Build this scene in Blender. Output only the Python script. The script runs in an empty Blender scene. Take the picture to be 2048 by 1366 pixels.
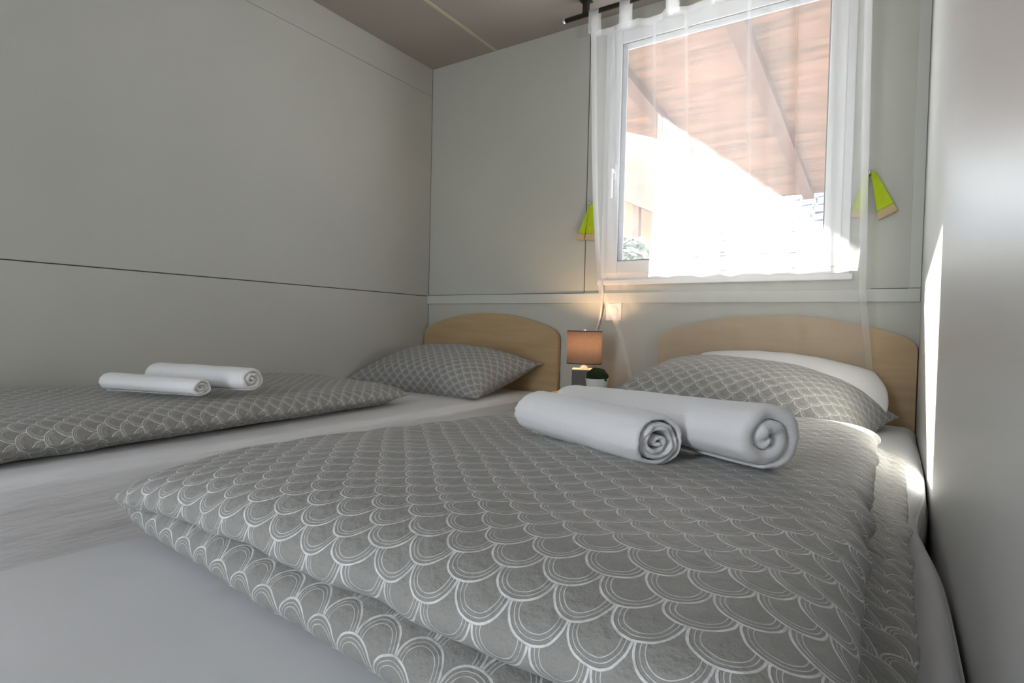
import bpy, bmesh, math, random
from mathutils import Vector, Matrix, noise
from math import pi, sin, cos, radians as R

random.seed(7)
S = bpy.context.scene
C = S.collection
CZ = 0.75            # camera height above the floor; every height below is CZ + offset

# ------------------------------------------------------------------ camera, sky, sun, exposure
def look():
    y, p, r = R(33.6), R(-1.4), R(1.34)
    f = Vector((-sin(y)*cos(p), cos(y)*cos(p), sin(p)))
    rt = Vector((cos(y), sin(y), 0)); up = rt.cross(f)
    r2 = rt*cos(r)+up*sin(r); u2 = -rt*sin(r)+up*cos(r)
    m = Matrix((r2, u2, -f)).transposed().to_4x4()
    m.translation = Vector((0, 0, CZ))
    return m
cd = bpy.data.cameras.new('camera'); cam = bpy.data.objects.new('camera', cd); C.objects.link(cam)
cd.sensor_width = 36; cd.lens = 36*1148/2048; cd.clip_start = 0.01
cam.matrix_world = look(); S.camera = cam

S.view_settings.view_transform = 'Standard'; S.view_settings.look = 'None'
S.view_settings.gamma = 1; S.view_settings.use_curve_mapping = False
S.view_settings.exposure = 1.3
S.cycles.transparent_max_bounces = 14
S.cycles.max_bounces = 9; S.cycles.diffuse_bounces = 5

W = bpy.data.worlds.new('sky'); S.world = W; W.use_nodes = True
wb = W.node_tree.nodes['Background']
wb.inputs[0].default_value = (0.88, 0.94, 1.0, 1); wb.inputs[1].default_value = 4.2

sd = bpy.data.lights.new('sun', 'SUN'); sun = bpy.data.objects.new('sun', sd); C.objects.link(sun)
sd.energy = 18.0; sd.angle = R(0.6); sd.color = (1.0, 0.95, 0.86)
sun.rotation_euler = Vector((1.05, -1.0, -0.775)).to_track_quat('-Z', 'Y').to_euler()

def portal(name, loc, rot, sx, sy):     # tells the sampler where sky light enters; emits nothing itself
    l = bpy.data.lights.new(name, 'AREA'); l.shape = 'RECTANGLE'; l.size = sx; l.size_y = sy
    l.cycles.is_portal = True
    o = bpy.data.objects.new(name, l); C.objects.link(o); o.location = loc; o.rotation_euler = rot
portal('window_portal', (-0.6, 2.40, CZ+.735), (R(-90), 0, 0), .80, .95)

# ------------------------------------------------------------------ materials
def mat(name, col, rough=.6, spec=.3, metal=0.0, noise_s=None, noise_a=.06, bump=None, sheen=0, stretch=(1, 1, 1)):
    m = bpy.data.materials.new(name); m.use_nodes = True
    nt = m.node_tree; b = nt.nodes['Principled BSDF']
    b.inputs['Base Color'].default_value = (*col, 1); b.inputs['Roughness'].default_value = rough
    b.inputs['Specular IOR Level'].default_value = spec; b.inputs['Metallic'].default_value = metal
    if sheen: b.inputs['Sheen Weight'].default_value = sheen
    if noise_s or bump:
        tc = nt.nodes.new('ShaderNodeTexCoord'); mp = nt.nodes.new('ShaderNodeMapping')
        mp.inputs['Scale'].default_value = stretch
        nt.links.new(tc.outputs['Object'], mp.inputs[0])
    if noise_s:
        n = nt.nodes.new('ShaderNodeTexNoise'); n.inputs['Scale'].default_value = noise_s; n.inputs['Detail'].default_value = 5
        nt.links.new(mp.outputs[0], n.inputs[0])
        mx = nt.nodes.new('ShaderNodeMix'); mx.data_type = 'RGBA'
        mx.inputs[6].default_value = (*[c*(1-noise_a) for c in col], 1); mx.inputs[7].default_value = (*[min(1, c*(1+noise_a)) for c in col], 1)
        mrg = nt.nodes.new('ShaderNodeMapRange'); mrg.inputs[1].default_value = .34; mrg.inputs[2].default_value = .66
        nt.links.new(n.outputs[0], mrg.inputs[0]); nt.links.new(mrg.outputs[0], mx.inputs[0]); nt.links.new(mx.outputs[2], b.inputs['Base Color'])
    if bump:
        s, st, d = bump
        n = nt.nodes.new('ShaderNodeTexNoise'); n.inputs['Scale'].default_value = s; n.inputs['Detail'].default_value = 4
        nt.links.new(mp.outputs[0], n.inputs[0])
        bp = nt.nodes.new('ShaderNodeBump'); bp.inputs['Strength'].default_value = st; bp.inputs['Distance'].default_value = d
        nt.links.new(n.outputs[0], bp.inputs['Height']); nt.links.new(bp.outputs[0], b.inputs['Normal'])
    return m

def scallop_mat(name, base, line, rad):
    m = bpy.data.materials.new(name); m.use_nodes = True
    nt = m.node_tree; L = nt.links.new; b = nt.nodes['Principled BSDF']
    def M(op, a, c=None, d=None):
        n = nt.nodes.new('ShaderNodeMath'); n.operation = op
        for i, v in enumerate((a, c, d)):
            if v is None: continue
            if isinstance(v, (int, float)): n.inputs[i].default_value = v
            else: L(v, n.inputs[i])
        return n.outputs[0]
    uv = nt.nodes.new('ShaderNodeUVMap'); uv.uv_map = 'UVMap'
    nz = nt.nodes.new('ShaderNodeTexNoise'); nz.inputs['Scale'].default_value = 22; nz.inputs['Detail'].default_value = 3
    L(uv.outputs[0], nz.inputs[0])
    vs = nt.nodes.new('ShaderNodeVectorMath'); vs.operation = 'MULTIPLY_ADD'
    L(nz.outputs['Color'], vs.inputs[0]); vs.inputs[1].default_value = (.006, .006, 0); L(uv.outputs[0], vs.inputs[2])
    sp = nt.nodes.new('ShaderNodeSeparateXYZ'); L(vs.outputs[0], sp.inputs[0])
    x = M('DIVIDE', sp.outputs[0], rad); y = M('DIVIDE', sp.outputs[1], rad)
    j = M('CEIL', y); dy = M('SUBTRACT', j, y)
    par = M('FLOORED_MODULO', j, 2)
    xa = M('SUBTRACT', x, par)
    def wrap(v):
        n = nt.nodes.new('ShaderNodeMath'); n.operation = 'WRAP'; L(v, n.inputs[0]); n.inputs[1].default_value = 1; n.inputs[2].default_value = -1
        return M('ABSOLUTE', n.outputs[0])
    dxa = wrap(xa); dxb = wrap(M('SUBTRACT', xa, 1))
    ra = M('SQRT', M('ADD', M('MULTIPLY', dxa, dxa), M('MULTIPLY', dy, dy)))
    ina = M('LESS_THAN', ra, 1)
    r = M('ADD', M('MULTIPLY', ra, ina), M('MULTIPLY', dxb, M('SUBTRACT', 1, ina)))
    def band(c, w):                       # soft line at radius c
        t = M('DIVIDE', M('ABSOLUTE', M('SUBTRACT', r, c)), w)
        n = M('SUBTRACT', 1.35, t); n2 = M('MULTIPLY', n, 2.2)
        q = nt.nodes.new('ShaderNodeClamp'); L(n2, q.inputs[0]); return q.outputs[0]
    mask = M('MAXIMUM', band(.955, .038), M('MULTIPLY', M('MAXIMUM', band(.80, .015), band(.66, .017)), .8))
    n2 = nt.nodes.new('ShaderNodeTexNoise'); n2.inputs['Scale'].default_value = 90; n2.inputs['Detail'].default_value = 4; L(uv.outputs[0], n2.inputs[0])
    n3 = nt.nodes.new('ShaderNodeTexNoise'); n3.inputs['Scale'].default_value = 700; n3.inputs['Detail'].default_value = 2; L(uv.outputs[0], n3.inputs[0])
    mr = nt.nodes.new('ShaderNodeMapRange'); L(n2.outputs[0], mr.inputs[0]); mr.inputs[1].default_value = .3; mr.inputs[2].default_value = .6; mr.inputs[3].default_value = .45; mr.inputs[4].default_value = .95
    mask2 = M('MULTIPLY', mask, mr.outputs[0])
    mc = nt.nodes.new('ShaderNodeMix'); mc.data_type = 'RGBA'
    mc.inputs[6].default_value = (*[c*.82 for c in base], 1); mc.inputs[7].default_value = (*[c*1.18 for c in base], 1)
    L(n3.outputs[0], mc.inputs[0])
    ml = nt.nodes.new('ShaderNodeMix'); ml.data_type = 'RGBA'; L(mask2, ml.inputs[0]); L(mc.outputs[2], ml.inputs[6]); ml.inputs[7].default_value = (*line, 1)
    L(ml.outputs[2], b.inputs['Base Color'])
    b.inputs['Roughness'].default_value = .55; b.inputs['Specular IOR Level'].default_value = .25; b.inputs['Sheen Weight'].default_value = .15
    # height: raised threads, cells quilted slightly, crinkled cloth
    h = M('ADD', M('MULTIPLY', mask, .0007), M('MULTIPLY', M('SUBTRACT', 1, M('MULTIPLY', r, r)), .0020))
    h = M('ADD', h, M('MULTIPLY', n2.outputs[0], .004)); h = M('ADD', h, M('MULTIPLY', n3.outputs[0], .0002))
    bp = nt.nodes.new('ShaderNodeBump'); bp.inputs['Strength'].default_value = .8; bp.inputs['Distance'].default_value = 1.0
    L(h, bp.inputs['Height']); L(bp.outputs[0], b.inputs['Normal'])
    return m

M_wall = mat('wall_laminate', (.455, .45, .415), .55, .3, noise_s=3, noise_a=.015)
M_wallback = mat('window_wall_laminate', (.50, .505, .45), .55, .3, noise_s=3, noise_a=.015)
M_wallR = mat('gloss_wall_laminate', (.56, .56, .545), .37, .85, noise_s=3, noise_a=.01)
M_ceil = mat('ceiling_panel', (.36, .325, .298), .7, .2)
M_seam = mat('seam_shadow_gap', (.08, .08, .075), .9, .1)
M_trim = mat('trim_laminate', (.56, .57, .53), .5, .3)
M_ceilstrip = mat('ceiling_strip', (.52, .49, .36), .6)
M_floor = mat('floor_vinyl', (.30, .22, .15), .5, .3, noise_s=6, noise_a=.2, stretch=(1, 8, 1))
M_beech = mat('beech_veneer', (.47, .335, .185), .45, .35, noise_s=5, noise_a=.06, stretch=(1, 1, 9))
M_sheet = mat('white_sheet', (.71, .715, .735), .75, .15, bump=(14, .5, .014), stretch=(1, .35, 2.2))
M_cotton = mat('white_cotton', (.80, .79, .79), .8, .15, bump=(18, .3, .008))
M_towel = mat('towel_terry', (.84, .84, .855), .95, .05, bump=(420, .6, .0014), sheen=.25)
M_duvet = scallop_mat('grey_scallop_cotton', (.275, .272, .257), (.74, .74, .745), .0225)
M_pvc = mat('white_pvc', (.78, .79, .80), .35, .4)
M_gasket = mat('grey_gasket', (.10, .10, .11), .6)
M_rod = mat('dark_bronze_metal', (.045, .042, .03), .45, .5, .6)
M_steel = mat('brushed_steel', (.6, .6, .6), .3, .5, 1)
M_lime = mat('lime_felt', (.44, .55, .025), .8, .1, noise_s=40, noise_a=.08)
M_beige = mat('beige_felt', (.55, .42, .24), .8, .1)
M_greyblock = mat('grey_lamp_block', (.11, .11, .12), .6, .3, noise_s=30, noise_a=.05)
M_lamplit = mat('lamp_lit_top', (.60, .52, .42), .6)  # pale colour stands for lamplight falling on the grey block's top
M_shadetrim = mat('shade_dark_trim', (.06, .055, .055), .7)
M_pot = mat('white_ceramic', (.78, .78, .78), .3, .5)
M_leaf = mat('dark_moss_leaf', (.012, .028, .008), .6, .2, noise_s=60, noise_a=.4)
M_cord = mat('white_cord_plastic', (.70, .66, .60), .5)
M_ply = mat('plywood_sheet', (.092, .049, .032), .8, .1, noise_s=3.2, noise_a=.38, stretch=(.8, 6, 1))
M_rafter = mat('rafter_timber', (.060, .031, .022), .8, .1, noise_s=8, noise_a=.14, stretch=(8, .6, 8))
M_ground = mat('pale_paving', (.80, .78, .74), .9, .1, noise_s=4, noise_a=.06)
M_tan = mat('tan_render', (.26, .19, .13), .9, .1, noise_s=5, noise_a=.06)
M_brownroof = mat('brown_fascia', (.17, .105, .085), .8, .1, noise_s=6, noise_a=.12)
M_stone = mat('pale_drystone', (.36, .41, .50), .95, .05, noise_s=9, noise_a=.25)
M_foliage = mat('grey_green_foliage', (.17, .19, .16), .7, .2, noise_s=9, noise_a=.25)
M_bark = mat('pale_bark', (.34, .30, .25), .9, .1)

def glass_mat():
    m = bpy.data.materials.new('clear_window_glass'); m.use_nodes = True; nt = m.node_tree
    nt.nodes.remove(nt.nodes['Principled BSDF'])
    t = nt.nodes.new('ShaderNodeBsdfTransparent'); t.inputs[0].default_value = (.96, .97, .97, 1)
    g = nt.nodes.new('ShaderNodeBsdfGlossy'); g.inputs['Roughness'].default_value = .01
    f = nt.nodes.new('ShaderNodeFresnel'); f.inputs[0].default_value = 1.45
    x = nt.nodes.new('ShaderNodeMixShader')
    ge = nt.nodes.new('ShaderNodeNewGeometry'); sb = nt.nodes.new('ShaderNodeMath'); sb.operation = 'SUBTRACT'; sb.inputs[0].default_value = 1
    ml = nt.nodes.new('ShaderNodeMath'); ml.operation = 'MULTIPLY'          # thin pane: reflect once, on the side facing the light
    nt.links.new(ge.outputs['Backfacing'], sb.inputs[1]); nt.links.new(sb.outputs[0], ml.inputs[0]); nt.links.new(f.outputs[0], ml.inputs[1])
    nt.links.new(ml.outputs[0], x.inputs[0]); nt.links.new(t.outputs[0], x.inputs[1]); nt.links.new(g.outputs[0], x.inputs[2])
    nt.links.new(x.outputs[0], nt.nodes['Material Output'].inputs[0])
    return m
M_glass = glass_mat()

def sheer_mat(name, open_, hem):
    # voile: threads are white diffuse + translucent, gaps between threads are open
    m = bpy.data.materials.new(name); m.use_nodes = True; nt = m.node_tree; L = nt.links.new
    nt.nodes.remove(nt.nodes['Principled BSDF'])
    tr = nt.nodes.new('ShaderNodeBsdfTransparent')
    d = nt.nodes.new('ShaderNodeBsdfDiffuse'); d.inputs[0].default_value = (.86, .86, .87, 1)
    tl = nt.nodes.new('ShaderNodeBsdfTranslucent'); tl.inputs[0].default_value = (.80, .80, .82, 1)
    a = nt.nodes.new('ShaderNodeMixShader'); a.inputs[0].default_value = .5
    L(d.outputs[0], a.inputs[1]); L(tl.outputs[0], a.inputs[2])
    at = nt.nodes.new('ShaderNodeAttribute'); at.attribute_name = 'weave'
    mr = nt.nodes.new('ShaderNodeMapRange'); mr.inputs[3].default_value = 1-open_; mr.inputs[4].default_value = 1-hem
    L(at.outputs['Fac'], mr.inputs[0])
    x = nt.nodes.new('ShaderNodeMixShader'); L(mr.outputs[0], x.inputs[0])
    L(tr.outputs[0], x.inputs[1]); L(a.outputs[0], x.inputs[2])
    L(x.outputs[0], nt.nodes['Material Output'].inputs[0])
    return m
M_sheer = sheer_mat('white_voile', .74, .45)

def shade_mat():
    m = bpy.data.materials.new('taupe_linen_shade'); m.use_nodes = True; nt = m.node_tree; L = nt.links.new
    nt.nodes.remove(nt.nodes['Principled BSDF'])
    tc = nt.nodes.new('ShaderNodeTexCoord')
    w = nt.nodes.new('ShaderNodeTexNoise'); w.inputs['Scale'].default_value = 120; w.inputs['Detail'].default_value = 3
    L(tc.outputs['Object'], w.inputs[0])
    mx = nt.nodes.new('ShaderNodeMix'); mx.data_type = 'RGBA'; L(w.outputs[0], mx.inputs[0])
    mx.inputs[6].default_value = (.26, .205, .165, 1); mx.inputs[7].default_value = (.36, .29, .24, 1)
    d = nt.nodes.new('ShaderNodeBsdfDiffuse'); tl = nt.nodes.new('ShaderNodeBsdfTranslucent')
    L(mx.outputs[2], d.inputs[0]); L(mx.outputs[2], tl.inputs[0])
    a = nt.nodes.new('ShaderNodeMixShader'); a.inputs[0].default_value = .45
    L(d.outputs[0], a.inputs[1]); L(tl.outputs[0], a.inputs[2]); L(a.outputs[0], nt.nodes['Material Output'].inputs[0])
    return m
M_shade = shade_mat()

# ------------------------------------------------------------------ mesh helpers
def mesh(name, V, F, m, parent=None, uv=None, smooth=True, attr=None):
    me = bpy.data.meshes.new(name); me.from_pydata([tuple(v) for v in V], [], F)
    if uv is not None:
        l = me.uv_layers.new(name='UVMap')
        flat = [c for f in uv for c in f]                # one uv per face corner
        for i, c in enumerate(flat): l.data[i].uv = c
    if attr is not None:
        a = me.attributes.new('weave', 'FLOAT', 'POINT')
        for i, v in enumerate(attr): a.data[i].value = v
    if smooth:
        for p in me.polygons: p.use_smooth = True
    me.materials.append(m); me.update()
    o = bpy.data.objects.new(name, me); C.objects.link(o)
    if parent is not None: o.parent = parent
    return o
def fromb(name, bm, m, parent=None, smooth=False):
    bmesh.ops.recalc_face_normals(bm, faces=bm.faces)
    me = bpy.data.meshes.new(name); bm.to_mesh(me); bm.free(); me.materials.append(m)
    if smooth:
        for p in me.polygons: p.use_smooth = True
    o = bpy.data.objects.new(name, me); C.objects.link(o)
    if parent is not None: o.parent = parent
    return o
def bx(bm, x0, x1, y0, y1, z0, z1, bev=0, seg=2):
    r = bmesh.ops.create_cube(bm, size=1.0)
    for v in r['verts']:
        v.co = Vector(((x0+x1)/2+v.co.x*(x1-x0), (y0+y1)/2+v.co.y*(y1-y0), (z0+z1)/2+v.co.z*(z1-z0)))
    if bev:
        es = list({e for v in r['verts'] for e in v.link_edges})
        bmesh.ops.bevel(bm, geom=es, offset=bev, segments=seg, affect='EDGES', profile=.5)
def boxes(name, lst, m, parent=None, bev=0, seg=2):
    bm = bmesh.new()
    for b in lst: bx(bm, *b, bev=bev, seg=seg)
    return fromb(name, bm, m, parent)
def tube(bm, pts, rad, n=10, cap=True):
    rings = []
    pts = [Vector(p) for p in pts]
    for i, p in enumerate(pts):
        t = (pts[min(i+1, len(pts)-1)]-pts[max(i-1, 0)]).normalized()
        a = t.cross(Vector((0, 0, 1)));
        if a.length < .05: a = t.cross(Vector((0, 1, 0)))
        a.normalize(); b = t.cross(a)
        rr = rad[i] if isinstance(rad, (list, tuple)) else rad
        rings.append([bm.verts.new(p+a*cos(2*pi*k/n)*rr+b*sin(2*pi*k/n)*rr) for k in range(n)])
    for i in range(len(rings)-1):
        for k in range(n): bm.faces.new((rings[i][k], rings[i][(k+1) % n], rings[i+1][(k+1) % n], rings[i+1][k]))
    if cap: bm.faces.new(rings[0]); bm.faces.new(rings[-1])
def lathe(bm, prof, cx, cy, n=40, cap=True):
    rings = [[bm.verts.new((cx+r*cos(2*pi*k/n), cy+r*sin(2*pi*k/n), z)) for k in range(n)] for r, z in prof]
    for i in range(len(rings)-1):
        for k in range(n): bm.faces.new((rings[i][k], rings[i][(k+1) % n], rings[i+1][(k+1) % n], rings[i+1][k]))
    if cap: bm.faces.new(rings[0]); bm.faces.new(rings[-1])
def prism(bm, poly, axis, a, b):
    """poly of 2-D points extruded along axis (0=x,1=y,2=z) from a to b"""
    def P(p, t):
        c = list(p); c.insert(axis, t); return c
    A = [bm.verts.new(P(p, a)) for p in poly]; B = [bm.verts.new(P(p, b)) for p in poly]
    bm.faces.new(A); bm.faces.new(B)
    for i in range(len(poly)):
        k = (i+1) % len(poly); bm.faces.new((A[i], A[k], B[k], B[i]))
def nz(x, y, z=0): return noise.noise(Vector((x, y, z)))

def empty(name, loc=(0, 0, 0)):
    o = bpy.data.objects.new(name, None); o.empty_display_size = .05; C.objects.link(o); o.location = loc
    return o
def tag(o, label, cat, group=None):
    o['label'] = label; o['category'] = cat
    if group: o['group'] = group
    return o
def struct(o): o['kind'] = 'structure'; return o
def thing(name, label, cat, base, group=None):
    o = empty(name, base); tag(o, label, cat, group); return o
def adopt(root, *kids):
    """parts built in world coordinates, moved into the thing's frame"""
    for k in kids:
        k.parent = root
        k.data.transform(Matrix.Translation(-Vector(root.location)))

# ------------------------------------------------------------------ the room
XL, XR, YB, YF, ZC = -2.05, .069, 2.28, -1.35, CZ+1.335
struct(boxes('floor', [(XL-.1, XR+.1, YF-.1, YB+.1, -.08, 0)], M_floor))
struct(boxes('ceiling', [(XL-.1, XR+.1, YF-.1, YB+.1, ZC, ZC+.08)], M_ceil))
g = .0018
struct(boxes('wall_left', [(XL-.08, XL-.006, YF-.1, YB+.1, 0, ZC)], M_seam))
struct(boxes('wall_left_panels', [(XL-.006, XL, YF, YB, 0, CZ+.155-g), (XL-.006, XL, YF, YB, CZ+.155+g, CZ+1.195-g*.5), (XL-.006, XL, YF, YB, CZ+1.195+g*.5, ZC)], M_wall)).name = 'wall_left'


struct(boxes('wall_right', [(XR, XR+.08, YF-.1, YB+.1, 0, ZC)], M_wallR))
# window wall with its opening
WX0, WX1, WZ0, WZ1 = -1.06, -.135, CZ+.212, CZ+1.27
def holed(x0, x1, z0, z1, y0, y1):
    return [(x0, WX0, y0, y1, z0, z1), (WX1, x1, y0, y1, z0, z1), (WX0, WX1, y0, y1, z0, WZ0), (WX0, WX1, y0, y1, WZ1, z1)]
struct(boxes('wall_back', holed(XL, XR, 0, ZC, YB, YB+.08), M_wallback))
# wall behind the camera with an unseen opening added to brighten the room
DX0, DX1, DZ1 = -.95, -.45, 2.0
struct(boxes('wall_front', [(XL, DX0, YF-.08, YF, 0, ZC), (DX1, XR, YF-.08, YF, 0, ZC), (DX0, DX1, YF-.08, YF, DZ1, ZC)], M_wall))
portal('added_opening_portal', ((DX0+DX1)/2, YF-.1, DZ1/2), (R(90), 0, 0), DX1-DX0, DZ1)

struct(boxes('trim_1', [(XL+.001, XR-.001, YB-.012, YB, CZ+.114, CZ+.157)], M_trim, bev=.002))
struct(boxes('trim_2', [(.036, XR-.001, YB-.007, YB, CZ+.159, ZC-.001)], M_trim, bev=.0015))
struct(boxes('trim_3', [(-1.652, -1.636, YF, YB, ZC-.0015, ZC)], M_ceilstrip))
struct(boxes('trim_4', [(-1.141, -1.138, YB-.0012, YB, CZ+.16, ZC-.001), (XL, XL+.002, YB-.001, YB, CZ-.7, ZC-.001), (XL, -1.14, YB-.0012, YB, CZ+.1575, CZ+.16), (-.07, .035, YB-.0012, YB, CZ+.1575, CZ+.1597)], M_seam))

# window
win = empty('window_1', (-.6, YB+.03, WZ0)); struct(win)
def frame_boxes(x0, x1, z0, z1, w, y0, y1):
    return [(x0, x0+w, y0, y1, z0, z1), (x1-w, x1, y0, y1, z0, z1), (x0+w, x1-w, y0, y1, z0, z0+w), (x0+w, x1-w, y0, y1, z1-w, z1)]
fr = boxes('window_frame', frame_boxes(WX0, WX1, WZ0, WZ1, .034, YB-.008, YB+.075), M_pvc, bev=.003)
sa = boxes('sash', frame_boxes(WX0+.026, WX1-.026, WZ0+.024, WZ1-.024, .053, YB-.022, YB+.045), M_pvc, bev=.004)
ga = boxes('gasket', frame_boxes(WX0+.0765, WX1-.0765, WZ0+.0745, WZ1-.0745, .0065, YB-.018, YB+.03), M_gasket)
gl = boxes('pane', [(WX0+.08, WX1-.08, YB+.012, YB+.016, WZ0+.078, WZ1-.078)], M_glass)
sl = boxes('window_board', [(WX0-.012, WX1+.012, YB-.016, YB, WZ0-.022, WZ0)], M_pvc, bev=.003)
bm = bmesh.new(); bx(bm, -1.018, -.992, YB-.030, YB-.022, CZ+.625, CZ+.695, .003); bx(bm, -1.013, -.997, YB-.052, YB-.030, CZ+.655, CZ+.672, .003); bx(bm, -1.014, -.996, YB-.058, YB-.044, CZ+.55, CZ+.673, .005)
ha = fromb('window_handle', bm, M_pvc)
adopt(win, fr, sa, ga, gl, sl, ha)

# ------------------------------------------------------------------ beds
def rounded_box(x0, x1, y0, y1, z0, z1, r, step, fn=None):
    def lines(a, b):
        inner = [a+r*(1-cos(t*pi/12)) if False else a+r*t/5 for t in range(5)]
        n = max(2, int((b-a-2*r)/step))
        mid = [a+r+(b-a-2*r)*i/n for i in range(n+1)]
        return inner+mid+[b-(q-a) for q in reversed(inner)]
    LX, LY, LZ = lines(x0, x1), lines(y0, y1), lines(z0, z1)
    key, V, F = {}, [], []
    def vid(p):
        k = tuple(round(c, 5) for c in p)
        if k not in key:
            q = Vector(p); c = Vector((min(max(q.x, x0+r), x1-r), min(max(q.y, y0+r), y1-r), min(max(q.z, z0+r), z1-r)))
            d = q-c
            # blend cube directions onto the rounded edge
            if d.length > 1e-9: q = c+d.normalized()*r*(max(abs(d.x), abs(d.y), abs(d.z))/r)
            if fn: q = fn(q)
            key[k] = len(V); V.append(q)
        return key[k]
    def face(A, B, mk):
        for i in range(len(A)-1):
            for k in range(len(B)-1):
                F.append((vid(mk(A[i], B[k])), vid(mk(A[i+1], B[k])), vid(mk(A[i+1], B[k+1])), vid(mk(A[i], B[k+1]))))
    face(LX, LY, lambda a, b: (a, b, z1)); face(LY, LX, lambda a, b: (b, a, z0))
    face(LY, LZ, lambda a, b: (x1, a, b)); face(LZ, LY, lambda a, b: (x0, b, a))
    face(LZ, LX, lambda a, b: (b, y0, a)); face(LX, LZ, lambda a, b: (a, y1, b))
    return V, F

def make_bed(label, x0, x1, hx0, hx1, topc, seed, right_bulge):
    root = thing('bed', label, 'bed', ((x0+x1)/2, 1.1, 0))
    y0, y1 = -.06, 2.225
    zt, zb = CZ-.285, CZ-.50
    def fn(q):
        side = max(0, min(1, (zt-q.z)/.05))
        ed = min(q.x-x0, x1-q.x)
        w = .0035*nz(q.x*9+seed, q.y*1.6, q.z*38)+.003*nz(q.x*5, q.y*3.5+seed, q.z*60)
        q = q.copy()
        if q.x > (x0+x1)/2: q.x += side*(w*1.6)+right_bulge(q.y)*max(0, 1-(x1-q.x)/.15)
        else: q.x -= side*w*1.2
        if side < .3: q.z += .003*nz(q.x*4, q.y*3, seed)+.0018*nz(q.x*18+seed, q.y*6, 3)-.005*max(0, 1-ed/.05)**2
        q.x = min(q.x, XR-.0012)
        return q
    V, F = rounded_box(x0, x1, y0, y1, zb, zt, .03, .03, fn)
    ma = mesh('mattress', V, F, M_sheet)
    ba = boxes('base', [(x0+.03, x1-.03, y0+.03, y1, .16, zb+.01)], M_beech, bev=.004)
    # arched headboard
    n = 56; pts = []
    zmid = CZ+.066; zs = CZ+.002; rc = .035
    cx = (hx0+hx1)/2+topc
    for i in range(n+1):
        x = (hx0+hx1)/2-(hx1-hx0)/2*cos(pi*i/n)
        d = (x-cx)/((hx1-cx) if x > cx else (cx-hx0))
        z = zmid-(zmid-zs+.016)*abs(d)**2.1
        if hx1-x < rc*.9: z -= rc-math.sqrt(max(0, rc*rc-(rc-(hx1-x))**2))*1.0
        if x-hx0 < rc*.9: z -= rc-math.sqrt(max(0, rc*rc-(rc-(x-hx0))**2))*1.0
        pts.append((x, z))
    poly = [(hx0, .12)]+pts+[(hx1, .12)]
    bm = bmesh.new(); prism(bm, poly, 1, YB-.034, YB-.013)
    bmesh.ops.bevel(bm, geom=[e for e in bm.edges if abs(e.verts[0].co.y-e.verts[1].co.y) < 1e-6], offset=.003, segments=2, affect='EDGES')
    hb = fromb('headboard', bm, M_beech)
    parts = [ma, ba, hb]
    for lx in (x0+.08, x1-.08):
        for ly in (y0+.1, y1-.1):
            parts.append(boxes('leg', [(lx-.025, lx+.025, ly-.025, ly+.025, 0, .17)], M_beech, bev=.004))
    adopt(root, *parts)
    return root
make_bed('single bed with arched beech headboard and white sheet beside the long panelled left wall', -2.043, -1.29, -2.044, -1.247, 0.0, 3.0, lambda y: 0)
make_bed('single bed with arched beech headboard under the window, against the right wall', -.846, .067, -.787, .066, 0.0, 9.0,
         lambda y: .0015*nz(1.3, y*3.1, 5)-.022*math.exp(-((y-1.12)/.17)**2))

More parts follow.
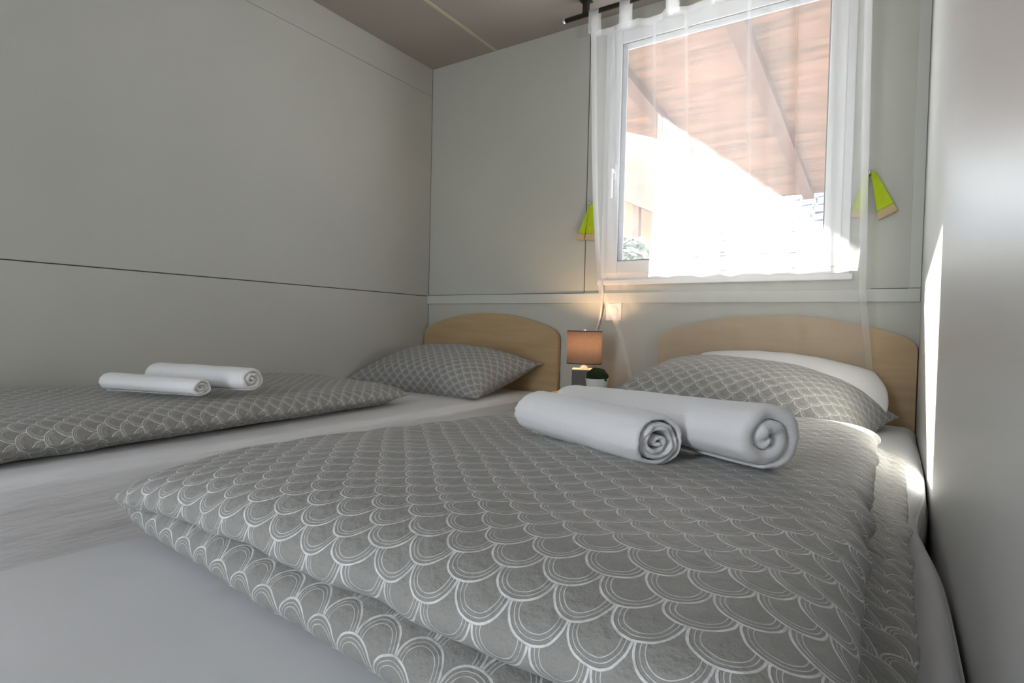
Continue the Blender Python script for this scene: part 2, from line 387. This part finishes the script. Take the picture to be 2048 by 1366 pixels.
# ------------------------------------------------------------------ padded slabs: duvets and pillows
def slab(nu, nv, corner, T, zmid, pu=3.0, pv=3.0, e=.5, top=.6, bot=.4, pinch=(0, 0), wr=.004, seed=0, flip=False, warp=None, squeeze=None):
    """corner: FL, FR, BR, BL (x,y); a runs left-right, b front-back. returns V,F,uv"""
    FL, FR, BR, BL = [Vector((*c, 0)) if len(c) == 2 else Vector(c) for c in corner]
    V, F, UV = [], [], []
    As = [-cos(pi*i/nu) if False else sin(pi/2*(-1+2*i/nu)) for i in range(nu+1)]
    Bs = [sin(pi/2*(-1+2*i/nv)) for i in range(nv+1)]
    def pos(a, b, s):
        u, v = (a+1)/2, (b+1)/2
        p = FL*(1-u)*(1-v)+FR*u*(1-v)+BR*u*v+BL*(1-u)*v
        ex = (FR-FL).normalized(); ey = (BL-FL).normalized()
        p -= ex*a*pinch[0]*(1-b*b)*abs(a)**3; p -= ey*b*pinch[1]*(1-a*a)*abs(b)**3
        t = T*(max(0, 1-abs(a)**pu)**e)*(max(0, 1-abs(b)**pv)**e)
        if squeeze: t *= squeeze(a, b)
        rim = (max(0, 1-abs(a)**6))*(max(0, 1-abs(b)**6))
        w = wr*(nz(p.x*7+seed, p.y*5, s)+.5*nz(p.x*17, p.y*13+seed, s+4))
        edge = 1-rim
        p += ey*edge*wr*1.4*nz(p.x*14+seed, 2, b)+ex*edge*wr*1.4*nz(5, p.y*14+seed, a)
        z = p.z+zmid+(t*top if s > 0 else -t*bot)+w*(rim if s > 0 else .3*rim)+edge*wr*1.2*nz(p.x*11, p.y*11, seed)
        q = Vector((p.x, p.y, z))
        if warp: q = warp(q, a, b, s)
        return q
    idx, uvk = {}, {}
    for s in (1, -1):
        G = [[pos(a, b, s) for b in Bs] for a in As]
        # arc lengths along the middle lines
        mid = nu//2; lv = [0]
        for k in range(1, nv+1): lv.append(lv[-1]+(G[mid][k]-G[mid][k-1]).length)
        midv = nv//2; lu = [0]
        for i in range(1, nu+1): lu.append(lu[-1]+(G[i][midv]-G[i-1][midv]).length)
        c_u = lu[mid]
        for i in range(nu+1):
            for k in range(nv+1):
                rim = i in (0, nu) or k in (0, nv)
                v = lv[k] if s > 0 else -lv[k]           # the cloth runs on round the front edge
                if flip: v = -v
                uvk[(s, i, k)] = (lu[i]-c_u+seed, v+seed*.37)
                if s < 0 and rim: idx[(s, i, k)] = idx[(1, i, k)]; continue
                idx[(s, i, k)] = len(V); V.append(G[i][k])
        for i in range(nu):
            for k in range(nv):
                ks_ = ((s, i, k), (s, i+1, k), (s, i+1, k+1), (s, i, k+1))
                if s < 0: ks_ = ks_[::-1]
                F.append(tuple(idx[q] for q in ks_)); UV.append([uvk[q] for q in ks_])
    return V, F, UV
def join_parts(*ps):
    V, F, U = [], [], []
    for v, f, u in ps:
        o = len(V); V += v; U += u; F += [tuple(i+o for i in q) for q in f]
    return V, F, U
def duvet(label, lower, upper, base, seed, group=None):
    V, F, U = join_parts(lower, upper)
    o = mesh('duvet', V, F, M_duvet, uv=U)
    o.data.transform(Matrix.Translation(-Vector(base))); o.location = base
    return tag(o, label, 'duvet', group)

def droop(q, a, b, s):
    return q
def front_fat(k0, k1):
    return lambda a, b: (k1+(k0-k1)*max(0, min(1, (-b-.05)/.75)))*(1-.5*max(0, (-a-.9)/.1))
lowR = slab(70, 120, [(-.872, .345), (.024, .262), (.030, 1.56), (-.868, 1.56)], .088, CZ-.250, 14, 18, .5, .40, .40, (0, 0), .0045, 1.3, True,
            squeeze=lambda a, b: front_fat(1.0, .6)(a, b)*(1-.6*max(0, min(1, (a-.88)/.05))), warp=lambda q, a, b, s: Vector((q.x, q.y, q.z-.014*max(0, min(1, (b+.2)/.6))-.008*max(0, (a-.9)/.1))))
upR = slab(90, 140, [(-.838, .325), (-.010, .292), (-.022, 1.635), (-.842, 1.62)], .075, CZ-.204, 9, 16, .5, .55, .36, (0, 0), .007, 4.1,
           squeeze=front_fat(1.0, .85),
           warp=lambda q, a, b, s: Vector((q.x, q.y, q.z-.024*max(0, min(1, (b+.6)/1.0))-.025*max(0, (b-.72)/.28)**2-.018*max(0, (-a-.55)/.45)-.012*max(0, -a)*max(0, -b))))
duvet('grey scallop-patterned duvet folded in two thick layers on the bed under the window', lowR, upR, (-.43, .95, CZ-.285), 0)
lowL = slab(60, 90, [(-2.03, .02), (-1.335, .02), (-1.46, 1.46), (-2.035, 1.51)], .05, CZ-.264, 10, 14, .5, .42, .40, (0, 0), .003, 7.7,
            squeeze=lambda a, b: 1)
upL = slab(70, 110, [(-2.035, .01), (-1.305, .01), (-1.43, 1.50), (-2.038, 1.52)], .064, CZ-.243, 7, 14, .5, .72, .40, (0, 0), .005, 2.9,
           warp=lambda q, a, b, s: Vector((q.x, q.y, q.z+.012*max(0, -a)-.004)))
duvet('grey scallop-patterned duvet folded flat on the far left bed along the wall', lowL, upL, (-1.7, .8, CZ-.285), 0)

def pillow(label, m, base, size, T, rot, seed, pinch=(.035, .03), wr=.006, warp=None):
    w, d = size
    V, F, U = slab(56, 44, [(-w/2, -d/2), (w/2, -d/2), (w/2, d/2), (-w/2, d/2)], T, 0, 2.6, 2.6, .62, .55, .45, pinch, wr, seed, warp=warp)
    o = mesh('pillow', V, F, m, uv=U)
    o.rotation_euler = rot; o.location = base
    return tag(o, label, 'pillow')
pillow('grey scallop-patterned pillow leaning on the headboard of the far left bed', M_duvet, (-1.68, 1.975, CZ-.207), (.765, .50), .20, (R(13), R(1.5), R(0)), 3.3, (.05, .05))
pillow('plain white pillow behind the patterned pillow on the bed under the window', M_cotton, (-.325, 2.078, CZ-.180), (.54, .25), .145, (R(42), R(4), R(-1)), 6.1, (-.05, -.035), wr=.004)
pillow('grey scallop-patterned pillow in front of the white pillow under the window', M_duvet, (-.378, 1.885, CZ-.206), (.775, .46), .21, (R(11), R(5), R(-4)), 8.2, (.05, .05), warp=lambda q, a, b, s: Vector((q.x, q.y, q.z-.05*max(0, a)**4)))

# ------------------------------------------------------------------ rolled towels
def towel(label, p0, p1, r0, r1, turns, gap, seed, squash=.90, wide=1.22, loose=0.0):
    """p0,p1: centres of the two ends; a spiral ribbon of cloth rolled round the axis"""
    p0, p1 = Vector(p0), Vector(p1); ax = (p1-p0); Ln = ax.length; ax.normalize()
    sx = ax.cross(Vector((0, 0, 1))).normalized(); up = sx.cross(ax)
    n = int(turns*40); core = .16
    pitch = (1-core)/turns; th = pitch*(1-gap)
    ts = [0, .004, .012, .03, .08]+[.08+.84*i/14 for i in range(1, 14)]+[.92, .97, .988, .996, 1]
    def shape(i, out, t):
        f = i/n; an = 2*pi*turns*(f-1)+4.95
        end = max(0, (f-.92)/.08)*.85                    # the loose end thins out against the roll
        tw = th*(1-end)
        rr = core+(1-core)*f-th+(tw if out else 0)
        e = max(0, 1-min(t, 1-t)/.03); e2 = max(0, 1-min(t, 1-t)/.012)
        rr += (-1 if out else 1)*tw*.42*e2**2
        rr *= 1-.04*e
        rr += loose*(1-f)*.35*sin(an*.5+seed)
        R_ = r0+(r1-r0)*t
        wob = 1+.025*nz(an*.8, t*5, seed)+.02*nz(an*3, t*9, seed+3)+(.040*nz(an*6, t*1.3, seed+8)+.02*nz(an*15, t*2, seed) *max(0, min(1, (f-.5)*4)))
        R_ *= 1+.05*nz(t*3.5, seed, 2)
        x = R_*rr*cos(an)*wob*wide; z = R_*rr*sin(an)*wob*squash
        tel = .010*(1-f)*nz(f*4, seed, 1)+(.006*nz(an, f*3, seed) if e > 0 else 0)     # layers slide a little at the ends
        return p0+ax*(Ln*t+tel*(1 if t > .5 else -1)*max(0, 1-min(t, 1-t)/.1))+sx*x+up*z
    V, F = [], []
    m_ = len(ts)
    for out in (1, 0):
        for i in range(n+1):
            for t in ts: V.append(shape(i, out, t))
    def id_(out, i, k): return (0 if out else (n+1)*m_)+i*m_+k
    for i in range(n):
        for k in range(m_-1):
            F.append((id_(1, i, k), id_(1, i+1, k), id_(1, i+1, k+1), id_(1, i, k+1)))
            F.append((id_(0, i, k), id_(0, i, k+1), id_(0, i+1, k+1), id_(0, i+1, k)))
        F.append((id_(1, i, 0), id_(0, i, 0), id_(0, i+1, 0), id_(1, i+1, 0)))
        F.append((id_(1, i, m_-1), id_(1, i+1, m_-1), id_(0, i+1, m_-1), id_(0, i, m_-1)))
    for i in (0, n):
        for k in range(m_-1): F.append((id_(1, i, k), id_(1, i, k+1), id_(0, i, k+1), id_(0, i, k)) if i == 0 else (id_(1, i, k), id_(0, i, k), id_(0, i, k+1), id_(1, i, k+1)))
    o = mesh('rolled_towel', V, F, M_towel)
    b = (p0+p1)/2; o.data.transform(Matrix.Translation(-b)); o.location = b
    return tag(o, label, 'towel')
zt = CZ-.185
towel('thin white rolled towel in front of the thicker roll on the duvet under the window', (-.510, .851, zt+.041), (-.250, .727, zt+.040), .045, .044, 4.2, .22, 1.0, loose=.25)
towel('thick white rolled bath towel behind the thin roll on the duvet under the window', (-.528, 1.003, zt+.041), (-.124, .778, zt+.053), .047, .060, 2.3, .06, 5.0)
zl = CZ-.195
towel('thin white rolled towel in front of another roll on the far left bed', (-1.70, .662, zl+.030), (-1.418, .755, zl+.028), .032, .029, 2.6, .12, 2.0)
towel('thicker white rolled towel nearest the left wall on the far left bed', (-1.72, .785, zl+.042), (-1.41, .885, zl+.040), .042, .041, 2.8, .10, 8.0)

# ------------------------------------------------------------------ nightstand, lamp, plant, cord, socket
NZ = CZ-.258
ns = thing('nightstand', 'small beech nightstand between the two beds under the lamp', 'nightstand', (-1.03, 2.08, 0))
ps = [boxes('tabletop', [(-1.155, -.878, 1.925, 2.255, NZ-.022, NZ)], M_beech, bev=.003),
      boxes('cabinet_body', [(-1.142, -.892, 1.945, 2.25, .04, NZ-.022)], M_beech, bev=.002),
      boxes('drawer_front', [(-1.135, -.90, 1.930, 1.946, NZ-.165, NZ-.03)], M_beech, bev=.002),
      boxes('plinth', [(-1.12, -.91, 1.96, 2.24, 0, .04)], M_beech)]
bm = bmesh.new(); tube(bm, [(-1.017, 1.932, NZ-.1), (-1.017, 1.917, NZ-.1), (-1.017, 1.910, NZ-.1)], [.006, .006, .013], 14)
kn = fromb('knob', bm, M_steel, smooth=True)
adopt(ns, *ps)
kn.parent = ps[2]; kn.data.transform(Matrix.Translation(-Vector(ns.location)))

LX, LY = -1.035, 2.085
la = thing('table_lamp', 'small lit table lamp with taupe drum shade and square grey base', 'lamp', (LX, LY, NZ))
rot = Matrix.Translation((LX, LY, 0))@Matrix.Rotation(R(24), 4, 'Z')@Matrix.Translation((-LX, -LY, 0))
p1 = boxes('lamp_base', [(LX-.045, LX+.045, LY-.045, LY+.045, NZ, CZ-.163)], M_greyblock, bev=.003); p1.data.transform(rot)
p2 = boxes('base_lit_top', [(LX-.0455, LX+.0455, LY-.0455, LY+.0455, CZ-.163, CZ-.159)], M_lamplit, bev=.001); p2.data.transform(rot)  # lit top of the block, painted as a thin pale slab
bm = bmesh.new(); lathe(bm, [(.016, CZ-.159), (.015, CZ-.15), (.007, CZ-.146), (.006, CZ-.125), (.013, CZ-.122), (.013, CZ-.062)], LX, LY, 20); p3 = fromb('lamp_socket', bm, M_pot, smooth=True)
bm = bmesh.new()
ro, zA, zB = .0695, CZ-.137, CZ-.008
lathe(bm, [(ro, zA), (ro, zB), (ro-.0015, zB), (ro-.0015, zA)], LX, LY, 64, cap=False)
bmesh.ops.contextual_create(bm, geom=[])
p4 = fromb('lamp_shade', bm, M_shade, smooth=True)
p5s = []
for z in (zA, zB):
    bm = bmesh.new(); lathe(bm, [(ro-.002, z-.002), (ro+.0008, z-.002), (ro+.0008, z+.002), (ro-.002, z+.002), (ro-.002, z-.002)], LX, LY, 64, cap=False)
    p5s.append(fromb('shade_trim', bm, M_shadetrim))
bm = bmesh.new()
for k in range(3):
    a = k*2*pi/3+.4; tube(bm, [(LX, LY, zB-.01), (LX+(ro-.002)*cos(a), LY+(ro-.002)*sin(a), zB-.002)], .0012, 6)
tube(bm, [(LX, LY, zB-.012), (LX, LY, zB+.001), (LX, LY, zB+.007)], [.003, .005, .004], 10)
p6 = fromb('finial', bm, M_pot)
mb = bpy.data.materials.new('lit_bulb'); mb.use_nodes = True
bb = mb.node_tree.nodes['Principled BSDF']; bb.inputs['Emission Color'].default_value = (1, .62, .34, 1); bb.inputs['Emission Strength'].default_value = 140
bm = bmesh.new(); bmesh.ops.create_uvsphere(bm, u_segments=18, v_segments=12, radius=.017)
for v in bm.verts: v.co += Vector((LX, LY, CZ-.047))
p7 = fromb('bulb', bm, mb, smooth=True)
adopt(la, p1, p2, p3, p4, *p5s, p6, p7)

pl = thing('potted_plant', 'small white pot with dark green rounded plant beside the lamp', 'plant', (-.925, 1.975, NZ))
bm = bmesh.new(); lathe(bm, [(.030, NZ), (.034, NZ+.004), (.042, NZ+.070), (.0435, NZ+.074), (.041, NZ+.074), (.038, NZ+.062), (.001, NZ+.060)], -.925, 1.975, 36); q1 = fromb('pot', bm, M_pot, smooth=True)
bm = bmesh.new()
bmesh.ops.create_icosphere(bm, subdivisions=4, radius=.041)
for v in bm.verts:
    k = 1+.16*nz(v.co.x*60, v.co.y*60, v.co.z*60); v.co *= k; v.co.z *= .85; v.co += Vector((-.925, 1.975, NZ+.078))
q2 = fromb('foliage', bm, M_leaf)
adopt(pl, q1, q2)

so = thing('wall_socket', 'white wall socket plate below the window board, behind the curtain', 'socket', (-.995, YB, CZ+.077))
bm = bmesh.new(); bx(bm, -1.03, -.96, YB-.009, YB, CZ+.038, CZ+.1135, .003); s1 = fromb('plate', bm, M_pvc)
bm = bmesh.new(); tube(bm, [(-.995, YB-.009, CZ+.076), (-.995, YB-.012, CZ+.076)], .021, 24); s2 = fromb('outlet', bm, M_pvc)
adopt(so, s1, s2)
def smoothpath(pts, n=10):
    pts = [Vector(p) for p in pts]; out = []
    for i in range(len(pts)-1):
        a = pts[max(i-1, 0)]; b = pts[i]; c = pts[i+1]; d = pts[min(i+2, len(pts)-1)]
        for k in range(n):
            t = k/n; out.append(.5*((2*b)+(c-a)*t+(2*a-5*b+4*c-d)*t*t+(3*b-a-3*c+d)*t**3))
    return out+[pts[-1]]
bm = bmesh.new()
tube(bm, smoothpath([(-1.085, 2.255, NZ+.004), (-1.095, 2.262, CZ-.12), (-1.07, 2.262, CZ-.01), (-1.058, 2.262, CZ+.03), (-1.045, 2.255, CZ+.075), (-1.043, 2.258, CZ+.14), (-1.046, 2.262, CZ+.2)]), .0042, 8)
o = fromb('power_cord', bm, M_cord, smooth=True); tag(o, 'pale power cord running up the wall behind the lit lamp', 'cord')

# ------------------------------------------------------------------ curtain, rod, tie-backs
RZ = CZ+1.278; RY = 2.12
rd = thing('curtain_rod', 'dark metal curtain rod under the ceiling above the window', 'curtain rod', (-.55, RY, RZ))
bm = bmesh.new(); tube(bm, [(-1.178, RY, RZ), (.055, RY, RZ)], .0095, 16); r1 = fromb('rod', bm, M_rod, smooth=True)
r2s = []
for ex, s in ((-1.178, -1), (.055, .4)):
    bm = bmesh.new(); tube(bm, [(ex, RY, RZ), (ex+s*.003, RY, RZ), (ex+s*.003, RY, RZ), (ex+s*.014, RY, RZ)], [.0098, .0098, .0118, .0118], 16); r2s.append(fromb('end_cap', bm, M_steel, smooth=True))
for bxx in (-1.085, -.02):
    bm = bmesh.new(); bx(bm, bxx-.011, bxx+.011, RY-.012, RY+.012, RZ+.004, ZC-.004, .002); bx(bm, bxx-.022, bxx+.022, RY-.02, RY+.02, ZC-.005, ZC, .001); r2s.append(fromb('bracket', bm, M_rod))
adopt(rd, r1, *r2s)

def lerp_tab(tab, z):
    for i in range(len(tab)-1):
        (a, va), (b, vb) = tab[i], tab[i+1]
        if a >= z >= b: return va+(vb-va)*(a-z)/(a-b)
    return tab[0][1] if z > tab[0][0] else tab[-1][1]
LE = [(1.20, -1.064), (.73, -1.051), (.32, -1.032), (.14, -1.020), (.01, -.950), (-.254, -.885)]
RE = [(1.20, -.082), (.58, -.074), (.13, -.070), (-.174, -.038), (-.254, -.030)]
YC = [(1.20, 2.12), (.5, 2.125), (.2, 2.155), (0.0, 2.19), (-.15, 2.215), (-.254, 2.225)]
ct = thing('curtain', 'sheer white voile tab-top curtain hanging in front of the window', 'curtain', (-.56, 2.12, RZ))
NX, NZ_ = 190, 90
Vc, Fc, At = [], [], []
tabs_u = [.02, .155, .345, .51, .675, .84, .98]
for k in range(NZ_+1):
    t = k/NZ_
    for i in range(NX+1):
        u = i/NX
        sag = 0
        d = min(abs(u-tu) for tu in tabs_u)
        sag = .012*min(1, d/.07)
        z = (1.205-sag)+(-.254-(1.205-sag))*t
        xl, xr = lerp_tab(LE, z), lerp_tab(RE, z)
        uu = u+.010*sin(u*31)+.006*sin(u*67+1)
        uu = min(1, max(0, uu))
        x = xl+(xr-xl)*uu
        amp = .006+.003*t
        fold = sin(u*2*pi*8.3+.6*sin(t*3))*.6+sin(u*2*pi*17.1+1.3)*.25+nz(u*22, t*1.2, 3)*.9
        y = lerp_tab(YC, z)+amp*fold*(1 if z > -.05 else .4)-.003
        if z < .25: y = min(y, 2.236)
        if .07 < z < .25: y = min(y, 2.252)
        Vc.append((x, y, CZ+z))
        h = 0
        if u < .020 or u > .984: h = 1 if z > .12 else .55
        if t > .965 or t < .02: h = max(h, .4)
        # a few bunched pleats read denser
        for pc, pw in ((.10, .006), (.265, .005), (.395, .006), (.62, .005), (.78, .004)):
            h = max(h, .32*(1-t)**1.5*math.exp(-((u-pc-.012*t)/pw)**2))
        At.append(h)
for k in range(NZ_):
    for i in range(NX):
        a = k*(NX+1)+i; Fc.append((a, a+1, a+NX+2, a+NX+1))
c1 = mesh('curtain_panel', Vc, Fc, M_sheer, attr=At)
cparts = [c1]
for tu in tabs_u:
    x = -1.064+tu*(.982); V, F = [], []
    prof = []
    for q in range(5): prof.append((RY-.0125, 1.19+(1.278-1.19)*q/4))
    for q in range(1, 9): prof.append((RY-.0125*cos(pi*q/8), 1.278+.0125*sin(pi*q/8)))
    for q in range(1, 5): prof.append((RY+.0125, 1.278-(1.278-1.19)*q/4))
    for (y, z) in prof:
        for e in (-.022, -.011, 0, .011, .022): V.append((x+e, y, CZ+z))
    for a in range(len(prof)-1):
        for b in range(4): F.append((a*5+b, a*5+b+1, a*5+b+6, a*5+b+5))
    cparts.append(mesh('tab', V, F, M_sheer, attr=[.9]*len(V)))
adopt(ct, *cparts)

def petal(pts, y0, y1):
    bm = bmesh.new(); prism(bm, pts, 1, y0, y1)
    bmesh.ops.bevel(bm, geom=list(bm.edges), offset=.002, segments=2, affect='EDGES'); return bm
def tieback(label, x, ztop, tails, seed):
    root = thing('curtain_tieback', label, 'tie-back', (x, YB, ztop))
    parts = []
    bm = bmesh.new(); tube(bm, [(x, YB, ztop-.006), (x, YB-.03, ztop-.006), (x, YB-.034, ztop+.004)], .0035, 10); parts.append(fromb('hook', bm, M_steel, smooth=True))
    for (top_l, top_r, bot_r, bot_l, off) in tails:
        k = .83
        def L(a, b, f): return (a[0]+(b[0]-a[0])*f, a[1]+(b[1]-a[1])*f)
        ml, mr = L(top_l, bot_l, k), L(top_r, bot_r, k)
        parts.append(fromb('strap', petal([top_l, top_r, mr, ml], YB-.022-off, YB-.008-off), M_lime))
        parts.append(fromb('strap_end', petal([ml, mr, bot_r, bot_l], YB-.021-off, YB-.009-off), M_beige))
    adopt(root, *parts); return root
c_ = CZ
tieback('lime green strap tie-back with beige ends hooked on the wall right of the window', -.084, c_+.545,
        [((-.082, c_+.548), (-.068, c_+.545), (-.002, c_+.412), (-.055, c_+.384), .004), ((-.100, c_+.543), (-.086, c_+.548), (-.094, c_+.393), (-.136, c_+.402), 0)], 1)
tieback('lime green strap tie-back with beige ends hooked on the wall left of the window', -1.108, c_+.545,
        [((-1.120, c_+.530), (-1.106, c_+.545), (-1.139, c_+.39), (-1.176, c_+.393), 0), ((-1.110, c_+.548), (-1.096, c_+.540), (-1.090, c_+.385), (-1.132, c_+.388), .004)], 2)

# ------------------------------------------------------------------ outside the window
GZ = -.55
struct(boxes('ground', [(-14, 10, YB+.12, 22, GZ-.1, GZ)], M_ground))
kz = -.084
def roofz(y): return CZ+1.56+kz*(y-2.36)
ca = thing('canopy', 'terrace canopy of pinkish plywood on rafters outside the window', 'canopy', (-.3, 4, GZ))
bm = bmesh.new()
poly = [(-1.70, 2.37), (1.6, 2.37), (1.6, 5.82), (-.90, 5.82), (-1.52, 4.09), (-1.70, 3.86)]
A = [bm.verts.new((x, y, roofz(y))) for x, y in poly]; B = [bm.verts.new((x, y, roofz(y)+.03)) for x, y in poly]
bm.faces.new(A); bm.faces.new(B)
for i in range(6): bm.faces.new((A[i], A[(i+1) % 6], B[(i+1) % 6], B[i]))
k1 = fromb('roof_panel', bm, M_ply)
ks = [k1]
def beam(name, p, q, w, h, m):
    p, q = Vector(p), Vector(q); t = (q-p).normalized(); s = t.cross(Vector((0, 0, 1))).normalized(); u = s.cross(t)
    bm = bmesh.new(); vs = []
    for e in (p, q):
        for a, b in ((-1, -1), (1, -1), (1, 1), (-1, 1)): vs.append(bm.verts.new(e+s*a*w/2+u*b*h/2))
    bm.faces.new(vs[:4]); bm.faces.new(vs[4:])
    for i in range(4): bm.faces.new((vs[i], vs[(i+1) % 4], vs[4+(i+1) % 4], vs[4+i]))
    return fromb(name, bm, m)
for x, ye in ((-1.345, 4.50), (-.674, 5.78), (0.0, 5.78), (.674, 5.78), (1.35, 5.78)):
    ks.append(beam('rafter', (x, 2.38, roofz(2.38)-.03), (x, ye, roofz(ye)-.03), .085, .06, M_rafter))
for x, y in ((1.5, 5.7), (.55, 5.7)):
    ks.append(boxes('post', [(x-.05, x+.05, y-.05, y+.05, GZ, roofz(y))], M_rafter, bev=.004))
adopt(ca, *ks)

sh = thing('shed', 'tan rendered shed with brown sloping eave beyond the terrace', 'shed', (-4.2, 8.5, GZ))
bm = bmesh.new(); prism(bm, [(-3.45-.9, GZ), (-2.955, GZ), (-2.96, CZ+2.76), (-3.45-.9, CZ+3.1)], 1, 8.0, 9.2); h1 = fromb('wall', bm, M_tan)
bm = bmesh.new(); prism(bm, [(-4.4, CZ+2.98), (-3.42, CZ+2.36), (-2.27, CZ+1.82), (-2.38, CZ+1.74), (-2.65, CZ+1.55), (-3.42, CZ+1.92), (-4.4, CZ+2.40)], 1, 7.6, 8.0); h2 = fromb('eave', bm, M_brownroof)
bm = bmesh.new(); bx(bm, -3.13, -3.03, 7.7, 7.8, GZ, CZ+1.8, .01); h3 = fromb('post', bm, M_brownroof)
adopt(sh, h1, h2, h3)

def stone_wall(label, p, q, z0a, z1a, z1b, seed):
    p, q = Vector(p), Vector(q); Ln = (q-p).length; t = (q-p).normalized(); nrm = Vector((t.y, -t.x, 0))
    bm = bmesh.new(); rnd = random.Random(seed)
    z = z0a; row = 0
    while z < max(z1a, z1b):
        h = rnd.uniform(.10, .17); x = -rnd.uniform(0, .15)
        while x < Ln:
            w = rnd.uniform(.14, .34); top = z1a+(z1b-z1a)*max(0, min(1, x/Ln))
            if z+h*.6 < top:
                r = bmesh.ops.create_cube(bm, size=1)
                c = p+t*(x+w/2)+Vector((0, 0, z+h/2)); o_ = rnd.uniform(-.04, .04)
                for v in r['verts']:
                    l = v.co
                    v.co = c+t*(l.x*(w-.015)+rnd.uniform(-.02, .02))+nrm*(l.y*.4+o_)+Vector((0, 0, l.z*(h-.012)+rnd.uniform(-.015, .015)))
                es = list({e for v in r['verts'] for e in v.link_edges}); bmesh.ops.bevel(bm, geom=es, offset=.018, segments=1, affect='EDGES')
            x += w
        z += h; row += 1
    o = fromb('stone_wall', bm, M_stone); b = (p+q)/2+Vector((0, 0, z0a)); o.data.transform(Matrix.Translation(-b)); o.location = b
    return tag(o, label, 'wall')
stone_wall('pale dry-stone wall descending behind the terrace, seen mid window', (-2.5, 8.2, 0), (-.98, 7.4, 0), GZ, CZ+1.75, CZ+.95, 4)
stone_wall('pale dry-stone wall below the right end of the canopy', (-1.2, 9.4, 0), (1.4, 9.0, 0), GZ, CZ+2.1, CZ+2.0, 11)

def bush(label, c, r, h, n, seed):
    rnd = random.Random(seed); root = thing('bush', label, 'bush', (c[0], c[1], GZ))
    bm = bmesh.new()
    for i in range(n):
        th = rnd.uniform(0, 2*pi); rr = r*math.sqrt(rnd.random()); z = rnd.random()
        p = Vector((c[0]+rr*cos(th)*(1-.4*z), c[1]+rr*sin(th)*(1-.4*z), GZ+.2+z*h))
        a = Vector((rnd.gauss(0, 1), rnd.gauss(0, 1), rnd.gauss(0, 1))).normalized(); b = a.orthogonal().normalized(); s = rnd.uniform(.04, .085)
        vs = [bm.verts.new(p+a*s), bm.verts.new(p+b*s*.45), bm.verts.new(p-a*s), bm.verts.new(p-b*s*.45)]; bm.faces.new(vs)
    f = fromb('foliage', bm, M_foliage)
    bm = bmesh.new()
    for k in range(5):
        a = k*1.3; tube(bm, smoothpath([(c[0], c[1], GZ), (c[0]+.1*r*cos(a), c[1]+.1*r*sin(a), GZ+h*.4), (c[0]+.5*r*cos(a), c[1]+.5*r*sin(a), GZ+h*.9)], 4), .018, 6)
    s = fromb('stem', bm, M_bark)
    adopt(root, f, s)
bush('pale grey-green bush seen low at the left edge of the window', (-2.75, 6.6), .45, 2.2, 1500, 3)
